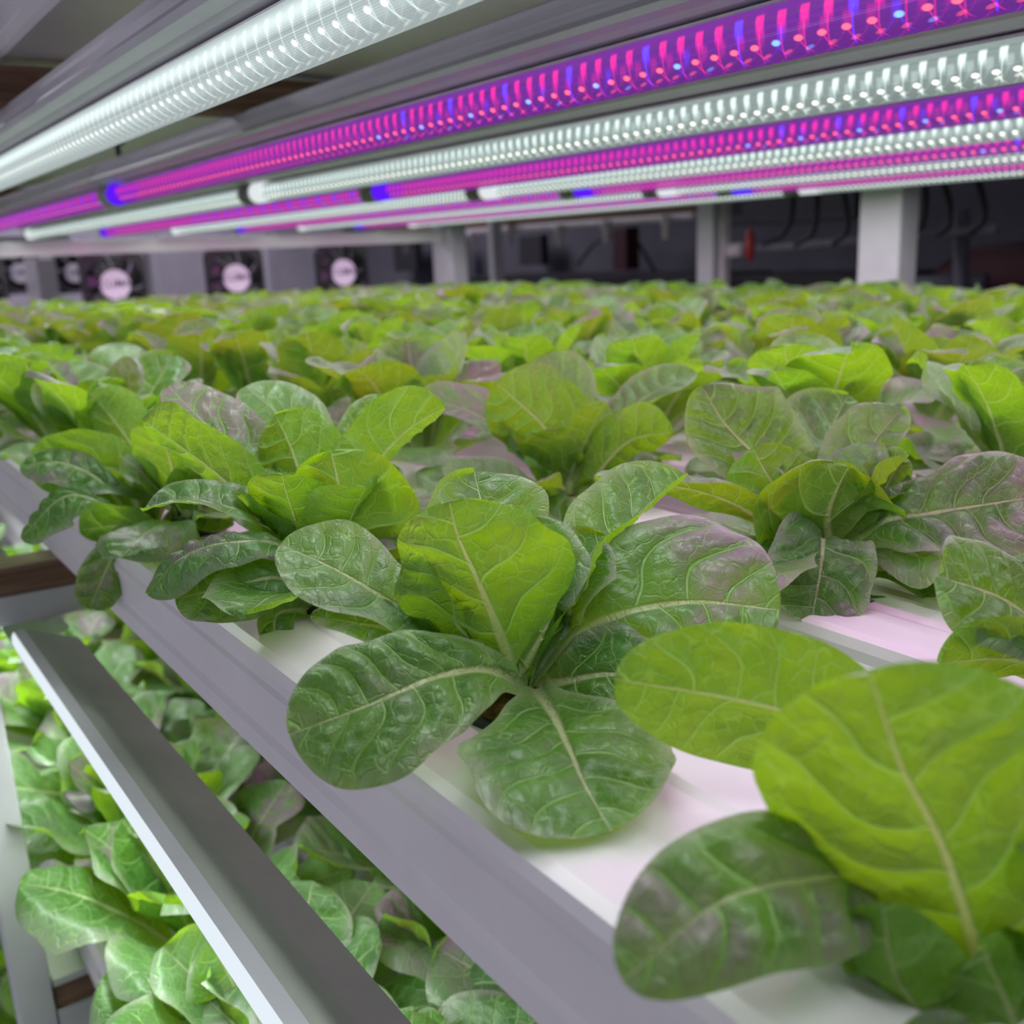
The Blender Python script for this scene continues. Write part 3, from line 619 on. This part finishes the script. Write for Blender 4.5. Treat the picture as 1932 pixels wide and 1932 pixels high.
o = box('post', -2.38, -2.35, .059, .0865, -1.60, CH_TOP-CH_H-.05, M['steel'], bevel=.002); tag(o, 'far white steel post under the front edge of the rack', 'post')
TZ = -.90
for i, y in enumerate((.10, .31)):
    channel(y, TZ, -2.6, -.3, 'white plastic growing channel on the bottom tier, '+('nearest the front' if i == 0 else 'second from the front'), 'bottom tier channels')
def nm_bot(row, k, n): return 'bottom tier lettuce past the near post, %s channel, %s' % (ordw[row], 'nearest' if k == 0 else ordw[k]+' along')
row_plants(0, .10, TZ, [1.0+.16*i for i in range(6)], 'bottom', 8300, nm_bot, farcut=.1)
row_plants(1, .31, TZ, [.9+.16*i for i in range(5)], 'bottom', 8500, nm_bot, farcut=.1)
arealight('led_light', (-1.4, .2, -.62), 1.6, .03, 2.0, (.93, 1, .95))

# ------------------------------------------------------------------ upper tier above the lamps
for i in range(9):
    y = .236+.213*i
    channel(y, .172+CH_H, -3.2, .3, 'underside of a white growing channel above the lamps, '+('nearest the camera' if i == 0 else ordw[i]+' from the front'), 'channels above the lamps')
for u in (.98, 2.4):
    o = box('timber', -u-.045, -u, .05, 2.02, .1378, .1678, M['wood']); o.rotation_euler = (.004, 0, 0); tag(o, ('near' if u < 1 else 'far')+' brown timber bearer crossing above the lamp housings', 'beam')

# ------------------------------------------------------------------ frame at the back and far end
YB = 2.02
o = box('rail', -3.34, .0, YB-.03, YB, .098, .130, M['steel']); tag(o, 'white steel rail along the back, behind the last lamp', 'rail')
for pxl, pxr, lab in ((1622, 1700, 'thick white steel post standing behind the lettuces on the right'), (812, 848, 'white steel post at the far corner behind the lettuces')):
    a = WY(pxl, 400, YB+.002).x; b = WY(pxr, 400, YB+.002).x
    o = box('post', a, b, YB+.002, YB+.068, -1.6, .098 if pxl > 1000 else .2, M['steel'], bevel=.003); tag(o, lab, 'post')
XE = -3.30
o = box('end_rail', XE-.03, XE, .02, YB-.002, .036, .078, M['gloss'], bevel=.002); tag(o, 'white steel end rail above the black fans, tinted pink by the lamps', 'rail')
def fan(name, loc, sz, lab, group, rot=0.0, blades=True):
    e = empty(name, loc, lab, 'fan', group); e.rotation_euler = (0, 0, 0); h = sz/2; R = h*.93; n = 48
    bm = bmesh.new(); layers = []
    for x in (-.013, .013):
        outer, inner = [], []
        for k in range(n):
            a = 2*PI*k/n; c, s = cos(a), sin(a); m = max(abs(c), abs(s)); rr = min(h/m, h*1.30)
            outer.append(bm.verts.new((x, c*rr, s*rr))); inner.append(bm.verts.new((x, c*R, s*R)))
        layers.append((outer, inner))
    for k in range(n):
        j = (k+1) % n; (o0, i0), (o1, i1) = layers
        bm.faces.new((o0[k], o0[j], i0[j], i0[k])); bm.faces.new((o1[k], i1[k], i1[j], o1[j])); bm.faces.new((o0[k], o1[k], o1[j], o0[j])); bm.faces.new((i0[k], i0[j], i1[j], i1[k]))
    bmobj('frame', bm, M['black'], e)
    bm = bmesh.new(); tube(bm, [(-.010, 0, 0), (.012, 0, 0)], h*.50, 40); bmobj('hub', bm, M['black'], e)
    bm = bmesh.new(); tube(bm, [(.0122, 0, 0), (.0128, 0, 0)], h*.47, 40); hl = bmobj('hub_label', bm, M['label'], e)
    for q in range(3):
        a = rot+q*2*PI/3+.5; bm = bmesh.new(); tube(bm, [(.009, cos(a)*h*.42, sin(a)*h*.42), (.009, cos(a)*R*1.0, sin(a)*R*1.0)], h*.022, 8); bmobj('strut', bm, M['black'], e)
    for q in range(7):
        a = rot+q*2*PI/7; bm = bmesh.new(); rows = []
        for i in range(7):
            rad = h*.42+(R*.97-h*.42)*i/6; sw = a+.25*i/6
            rows.append([bm.verts.new((-.008+.013*t-.002*i/6*t, cos(sw+.86*t)*rad, sin(sw+.86*t)*rad)) for t in (0, .25, .5, .75, 1)])
        for p, w in zip(rows, rows[1:]):
            for i in range(4): bm.faces.new((p[i], p[i+1], w[i+1], w[i]))
        o = bmobj('blade', bm, M['black'], e, True); md = o.modifiers.new('t', 'SOLIDIFY'); md.thickness = .0012
    cu = bpy.data.curves.new('lettering', 'FONT'); cu.body = 'CLIMA'; cu.size = h*.33; cu.align_x = 'CENTER'; cu.align_y = 'CENTER'; cu.extrude = .0002; cu.offset = h*.004
    tmp = bpy.data.objects.new('t', cu); C.objects.link(tmp); bpy.context.view_layer.update()
    me = bpy.data.meshes.new_from_object(tmp.evaluated_get(bpy.context.evaluated_depsgraph_get())); bpy.data.objects.remove(tmp)
    o = link('lettering', me, M['ink'], hl, False); o.matrix_local = Matrix(((0, 0, 1, .0131), (1, 0, 0, 0), (0, 1, 0, h*.02), (0, 0, 0, 1)))
    return e
for k, (yy, lab) in enumerate(((.455, 'black square fan cut off by the left edge, hanging at the far end'), (.850, 'black square fan with a round lilac label, leftmost of the three whole fans'), (1.232, 'black square fan with a round lilac label, middle of the three whole fans'), (1.615, 'black square fan with a round lilac label, beside the far white post'))):
    fan('fan', (XE-.016, yy, -.0545), .190, lab, 'black fans at the far end', rot=k*.6)
for k, (px, py) in enumerate(((38, 515), (140, 515))):
    p = WX(px, py, -5.6); fan('fan', p, .20, 'small distant black fan seen %s the leftmost whole fan' % ('two gaps left of' if k == 0 else 'just left of'), 'distant fans', rot=k)

# beyond the far end: wall panels, post, white cabinet
def rect(name, px0, py0, px1, py1, x, depth, mat, lab, cat, group=None, bevel=.003):
    a = WX(px0, py0, x); b = WX(px1, py1, x)
    o = box(name, x-depth, x, min(a.y, b.y), max(a.y, b.y), min(a.z, b.z), max(a.z, b.z), mat, bevel=bevel); return tag(o, lab, cat, group)
rect('post', 276, 455, 302, 640, -3.7, .06, M['steel'], 'white upright post just right of the leftmost whole fan', 'post')
rect('cabinet', 66, 488, 126, 640, -5.2, .3, M['plastic'], 'white cabinet standing in the distance at the far left', 'cabinet')
rect('rail', -60, 448, 135, 470, -4.2, .05, M['steel'], 'distant white rail left of the end rail', 'rail')
rect('panel', 303, 440, 385, 640, -6.3, .08, M['wall'], 'grey wall panel between the first two whole fans', 'panel')
rect('panel', 500, 440, 540, 640, -6.3, .08, M['wall'], 'grey wall panel right of the middle fan', 'panel')

def yrect(name, px0, py0, px1, py1, y, depth, mat, lab=None, cat=None, group=None, bevel=.003, parent=None):
    a = WY(px0, py0, y); b = WY(px1, py1, y)
    o = box(name, min(a.x, b.x), max(a.x, b.x), y, y+depth, min(a.z, b.z), max(a.z, b.z), mat, bevel=bevel)
    return tag(o, lab, cat, group)
Y2 = 2.4
yrect('post', 1315, 350, 1344, 640, Y2, .06, M['steel'], 'pair of uprights behind the lettuces, the wider white one', 'post')
yrect('pipe', 1350, 350, 1364, 640, Y2+.03, .03, M['spout'], 'thin pale upright just right of the wider white one', 'pipe')
yrect('post', 918, 400, 938, 640, Y2+.02, .05, M['steel'], 'slim grey-white post right of the far corner post', 'post')
a = WY(700, 442, Y2+.1); b = WY(1312, 392, Y2+.1)
o = box('timber_rail', a.x, b.x, Y2+.1, Y2+.15, b.z-.012, b.z+.016, M['wood']); tag(o, 'brown timber rail above the hanging white spouts', 'rail')
o = box('supply_pipe', a.x, b.x, Y2+.09, Y2+.13, b.z-.036, b.z-.0135, M['spout'], bevel=.008); tag(o, 'pale horizontal pipe carrying the white spouts', 'pipe')
for k, (px, py, lab) in enumerate(((766, 458, 'small white spout farthest left under the pale pipe'), (893, 450, 'white spout just left of the slim post'), (963, 440, 'white spout just right of the slim post'), (1055, 437, 'white spout in the middle of the pale pipe'), (1143, 430, 'white spout second from the right under the pale pipe'), (1256, 422, 'white spout nearest the paired uprights'))):
    p = WY(px, py, Y2+.05); bm = bmesh.new(); tube(bm, [(0, 0, .026), (0, 0, .020), (0, 0, .002), (0, 0, 0), (0, 0, -.050)], [.022, .024, .021, .014, .011], 14)
    tube(bm, [(0, .0, .014), (0, .035, .014)], .008, 8)
    o = bmobj('spout', bm, M['spout'], None, True); o.location = p; tag(o, lab, 'spout', 'white spouts')
yrect('duct', 1368, 330, 1612, 413, Y2+.25, .25, M['duct'], 'blue-grey sheet-metal duct behind the black hoses', 'duct')
cu = bpy.data.curves.new('sign', 'FONT'); cu.body = '03'; cu.size = .055; cu.extrude = .0005
tmp = bpy.data.objects.new('t', cu); C.objects.link(tmp); bpy.context.view_layer.update()
me = bpy.data.meshes.new_from_object(tmp.evaluated_get(bpy.context.evaluated_depsgraph_get())); bpy.data.objects.remove(tmp)
o = link('number_mark', me, M['dark'], None, False); o.location = WY(1374, 404, Y2+.247); o.rotation_euler = (PI/2, 0, 0); tag(o, 'small dark number on the left end of the duct', 'sign')
# supply manifold with hoses, valve
def pipe(name, pts, r, mat, lab, cat, group=None, seg=10):
    base = Vector(pts[0]); bm = bmesh.new(); tube(bm, [Vector(p)-base for p in pts], r, seg); o = bmobj(name, bm, mat, None, True); o.location = base; return tag(o, lab, cat, group)
pipe('manifold_pipe', [WY(1335, 478, Y2+.1), WY(1880, 432, Y2+.1)], .012, M['dim'], 'grey horizontal pipe joining the black hoses', 'pipe')
pipe('pipe_stub', [WY(1352, 478, Y2+.06), WY(1400, 470, Y2+.06)], .022, M['spout'], 'pale pipe fitting left of the red valve handle', 'pipe')
bm = bmesh.new(); p0 = WY(1415, 462, Y2); tube(bm, [(0, 0, -.05), (0, 0, -.03), (0, 0, 0), (0, 0, .03), (0, 0, .05)], [.004, .012, .015, .012, .004], 12)
o = bmobj('valve_handle', bm, M['red'], None, True); o.location = p0; tag(o, 'red valve handle on the pale pipe behind the lettuces', 'valve')
hoses = [([(1495, 340), (1494, 400), (1478, 440), (1440, 460)], 'leftmost black hose, left of the thick post'), ([(1538, 335), (1541, 395), (1532, 440), (1500, 462)], 'second black hose, left of the thick post'),
         ([(1585, 335), (1596, 390), (1597, 435), (1572, 460)], 'black hose just left of the thick post'), ([(1742, 330), (1746, 380), (1736, 430), (1704, 448)], 'black hose just right of the thick post'),
         ([(1775, 330), (1790, 380), (1790, 425), (1768, 442)], 'second black hose right of the thick post'), ([(1838, 325), (1853, 370), (1855, 415), (1830, 440)], 'rightmost black hose curling down')]
for pts, lab in hoses:
    P, _ = catmull([np.array(WY(a, b, Y2+.04)) for a, b in pts], np.linspace(0, 1, 16)); pipe('hose', [Vector(p) for p in P], .0085, M['hose'], lab, 'hose', 'black hoses')
pipe('pipe', [WY(1815, 395, Y2+.16), WY(1808, 700, Y2+.16)], .020, M['duct'], 'grey upright pipe in front of the dark red drum', 'pipe')
pipe('pipe', [WY(1700, 535, Y2+.2), WY(1860, 530, Y2+.2)], .022, M['duct'], 'grey horizontal pipe low behind the thick post', 'pipe')
p0 = WY(1862, 650, Y2+.35); bm = bmesh.new(); tube(bm, [(0, 0, 0), (0, .02, 0), (0, .30, 0)], [.255, .275, .275], 48); tube(bm, [(0, -.012, 0), (0, 0, 0)], .05, 24)
o = bmobj('drum', bm, M['drum'], None, False); o.location = p0; tag(o, 'large dark red drum lying on its side in the background at right', 'drum')
yrect('workbench', 870, 522, 1320, 640, Y2+.4, .4, M['dark'], 'long dark bench behind the lettuces, middle background', 'bench')
yrect('workbench', 1370, 520, 1640, 640, Y2+.5, .4, M['dark'], 'dark bench right of the paired uprights', 'bench')
for a0, a1, b0, b1, lab in ((740, 786, 455, 512, 'left'), (850, 872, 455, 520, 'middle'), (978, 1022, 445, 500, 'right')):
    yrect('wall_box', a0, b0, a1, b1, 3.35, .05, M['dark'], 'dark box on the far wall, %s one of three' % {'left': 'leftmost', 'middle': 'middle', 'right': 'rightmost'}[lab], 'box')
yrect('column', 1155, 430, 1182, 510, 3.2, .08, M['drum'], 'dark red upright in the middle background', 'post')
pipe('cable', [WY(x, y, 3.3) for x, y in ((1090, 500), (1120, 460), (1160, 440), (1200, 450), (1240, 520))], .008, M['dark'], 'dark cable loop on the far wall', 'cable')

# ------------------------------------------------------------------ room
def slab(name, x0, x1, y0, y1, z0, z1, mat): o = box(name, x0, x1, y0, y1, z0, z1, mat, bevel=0); o['kind'] = 'structure'; return o
slab('floor', -7.2, 3, -3, 3.6, -1.7, -1.6, M['floor'])
slab('wall_back', -7.2, 3, 3.5, 3.6, -1.6, 1.6, M['wall2'])
slab('wall_left', -7.2, -7.1, -3, 3.5, -1.6, 1.6, M['wall'])
slab('wall_front', -7.1, 3, -3, -2.9, -1.6, 1.6, M['wall'])
slab('ceiling', -7.2, 3, -3, 3.6, 1.6, 1.7, M['ceil'])
# unseen fill lights on the aisle side, and room lights
arealight('aisle_fill', (-.6, -1.5, .25), 3.0, .5, 11, (.86, .84, 1.0), rot=(math.radians(68), 0, 0))  # unseen source for the light on the near channel side and leaf backs
arealight('room_light', (-5.6, 1.2, 1.5), 1.5, 2.5, 75, (.92, .86, 1.0))
arealight('room_light', (-2.2, 2.9, 1.5), 3, .3, 3, (.8, .85, 1.0))
arealight('aisle_fill', (-.7, -1.3, -.75), 2.6, .4, 6.5, (.88, .88, .98), rot=(math.radians(118), 0, 0))  # added from below to brighten the undersides of housings and channels
w = bpy.data.worlds.new('world'); S.world = w; w.use_nodes = True; w.node_tree.nodes['Background'].inputs[0].default_value = (.5, .5, .6, 1); w.node_tree.nodes['Background'].inputs[1].default_value = .12
